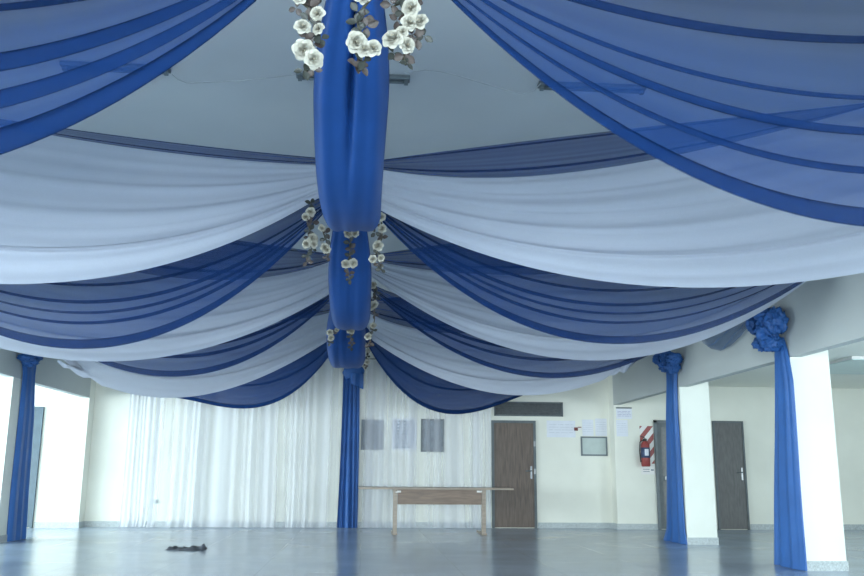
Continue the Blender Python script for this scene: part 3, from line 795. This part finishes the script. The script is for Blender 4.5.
t, w, h = flat('wall_paper_sheet', 595, 418.5, 607, 436, D, M['paper'], 'small white paper above the grey-green board, next to the pilaster edge', 'paper', group='papers on the wall')
lines(t, w, h, 5, .006, M['faint'], .85, .2, 6, .2)
t, w, h = flat('wall_paper_sheet', 616, 408.5, 632, 419, DA, M['paper'], 'upper white paper with purple writing right of the pilaster edge', 'paper', group='papers on the wall')
lines(t, w, h, 4, .006, M['ink'], .8, .2, 7, .3)
MB().box(-w / 2, w / 2, -.012, 0, h, h + .025).build('hanging_strip', M['frame'], t)
t, w, h = flat('wall_paper_sheet', 616, 420, 628, 436.5, DA, M['paper'], 'lower white paper pinned under the purple-lettered sheet', 'paper', group='papers on the wall')
lines(t, w, h, 5, .006, M['faint'], .85, .2, 8, .2)
t, w, h = flat('wall_board', 582, 438, 606, 454.5, D, M['board'], 'framed grey-green board on the wall right of the dark door', 'board', th=.008, frame=M['fixture'])
# small dark red fitting
p = aty(577.5, 428.5, D)
t = thing('wall_switch', 'small dark red and white fitting on the wall between the papers', 'switch', p)
MB().box(-.06, .075, -.025, -.001, -.03, .03).build('plate', M['white'], t, bevel=.004)
MB().box(-.075, .0, -.04, -.02, -.045, .02).build('button', M['dark_red'], t, bevel=.006)
MB().box(0, .07, -.034, -.02, .015, .032).build('cap', M['dark_red'], t, bevel=.003)
p = aty(155, 501.5, D)
t = thing('wall_socket', 'small grey socket plate low on the wall behind the left curtain', 'socket', p)
MB().box(-.065, .065, -.014, -.001, -.04, .04).build('plate', M['board'], t, bevel=.003)
for sx in (-.03, .03): MB().box(sx - .018, sx + .018, -.017, -.013, -.02, .02).build('outlet', M['fixture'], t)

# fire extinguisher and its striped sign
a, b_ = aty(639.3, 426, DA), aty(655.2, 474.5, DA)
sw, sh = b_.x - a.x, a.z - b_.z
t = thing('wall_sign', 'red and white diagonally striped sign plate behind the extinguisher', 'sign', ((a.x + b_.x) / 2, DA, b_.z))
MB().box(-sw / 2, sw / 2, -.006, -.0005, 0, sh).build('plate', M['white'], t)
z0s = sh * .22
def clip_band(c0, c1):
    """stripe c0 <= x - z*0.9 ... clipped to the plate above its white foot"""
    poly = [(-sw / 2, z0s), (sw / 2, z0s), (sw / 2, sh), (-sw / 2, sh)]
    def clip(poly, fn):
        out = []
        for i in range(len(poly)):
            p_, q_ = poly[i], poly[(i + 1) % len(poly)]; fp, fq = fn(p_), fn(q_)
            if fp >= 0: out.append(p_)
            if fp * fq < 0: r_ = fp / (fp - fq); out.append((p_[0] + r_ * (q_[0] - p_[0]), p_[1] + r_ * (q_[1] - p_[1])))
        return out
    g = lambda p_: -p_[0] + (p_[1] - z0s) * .85
    poly = clip(poly, lambda p_: g(p_) - c0); 
    if len(poly) > 2: poly = clip(poly, lambda p_: c1 - g(p_))
    return poly
st = MB()
for i in range(8):
    c0 = -.40 + i * .22
    pl = clip_band(c0, c0 + .11)
    if len(pl) > 2: st.add([(x, -.0075, z) for x, z in pl], [tuple(range(len(pl)))])
st.build('red_stripes', M['red'], t)['label'] = 'red diagonal stripes'
tl_ = MB()
for zz in (.09, .05): tl_.box(-sw * .36, sw * .1, -.0075, -.006, zz, zz + .012)
tl_.box(sw * .2, sw * .4, -.0075, -.006, .07, .1)
tl_.build('printed_lines', M['poster_line'], t)
ex = aty(645.3, 450, DA - .1)
zb, ztp = aty(645, 466.5, DA - .1).z, aty(645, 441, DA - .1).z
t = thing('wall_mounted_extinguisher', 'red fire extinguisher hanging on the striped sign', 'fire extinguisher', (ex.x, DA - .1, zb))
R_ = .085; H_ = ztp - zb
MB().lathe([(.001, 0), (R_ * .85, 0), (R_, .02), (R_, H_ - .09), (R_ * .85, H_ - .04), (R_ * .4, H_), (.001, H_)], 24).build('cylinder', M['red'], t, smooth=True)
MB().lathe([(R_ + .002, H_ * .34), (R_ + .003, H_ * .34), (R_ + .003, H_ * .74), (R_ + .002, H_ * .74)], 24).build('blue_band', M['label_blue'], t, smooth=True)['label'] = 'dark blue printed band'
lb_ = MB()
for i in range(6):
    a0 = -PI / 2 - .45 + i * .9 / 6; a1 = a0 + .15; rq = R_ + .004
    lb_.add([(rq * cos(a0), rq * sin(a0), H_ * .42), (rq * cos(a1), rq * sin(a1), H_ * .42), (rq * cos(a1), rq * sin(a1), H_ * .68), (rq * cos(a0), rq * sin(a0), H_ * .68)], [(0, 1, 2, 3)])
lb_.build('paper_label', M['paper'], t)['label'] = 'white paper label'
MB().box(-.03, .03, -.03, .03, H_ - .01, H_ + .045).build('valve', M['black'], t, bevel=.006)
MB().tube([(0, -.02, H_ + .04), (-.04, -.05, H_ + .075), (-.10, -.06, H_ + .08)], .009, 6).build('lever', M['black'], t, smooth=True)
MB().tube([(-.03, 0, H_ + .02), (-.10, -.01, H_ - .02), (-.115, -.01, H_ - .2), (-.10, -.01, .08)], .011, 8).build('hose', M['black'], t, smooth=True)
MB().box(-.02, .02, R_ - .01, .099, H_ - .12, H_ - .06).build('bracket', M['metal'], t)

# ---------------------------------------------------------------- crumpled dark cloth on the floor
pa, pb = atz(167, 549.5), atz(203, 550.5)
cc = (pa + pb) / 2; L = (pb - pa).length
rows = []
for i in range(31):
    a = i / 30; row = []
    wd = .10 + .16 * sin(PI * a) ** .7 * (.5 + .7 * a)
    for j in range(15):
        q = -1 + j / 7
        hgt = .012 + max(0, .055 * noise.noise(Vector((a * 7, q * 2.2, 4.1))) + .012 * a) * (1 - q * q) + (.02 * math.exp(-((a - .93) * 14) ** 2)) * (1 - q * q)
        if j in (0, 14) or i in (0, 30): hgt = .003
        row.append((-L / 2 + L * a, q * wd + .05 * noise.noise(Vector((a * 5, q, 9))), hgt))
    rows.append(row)
o = MB().grid(rows).build('crumpled_cloth', M['dark_cloth'], smooth=True)
o.location = (cc.x, cc.y + .1, 0)
tag(o, 'crumpled charcoal cloth lying on the floor at left, before the curtains', 'cloth')
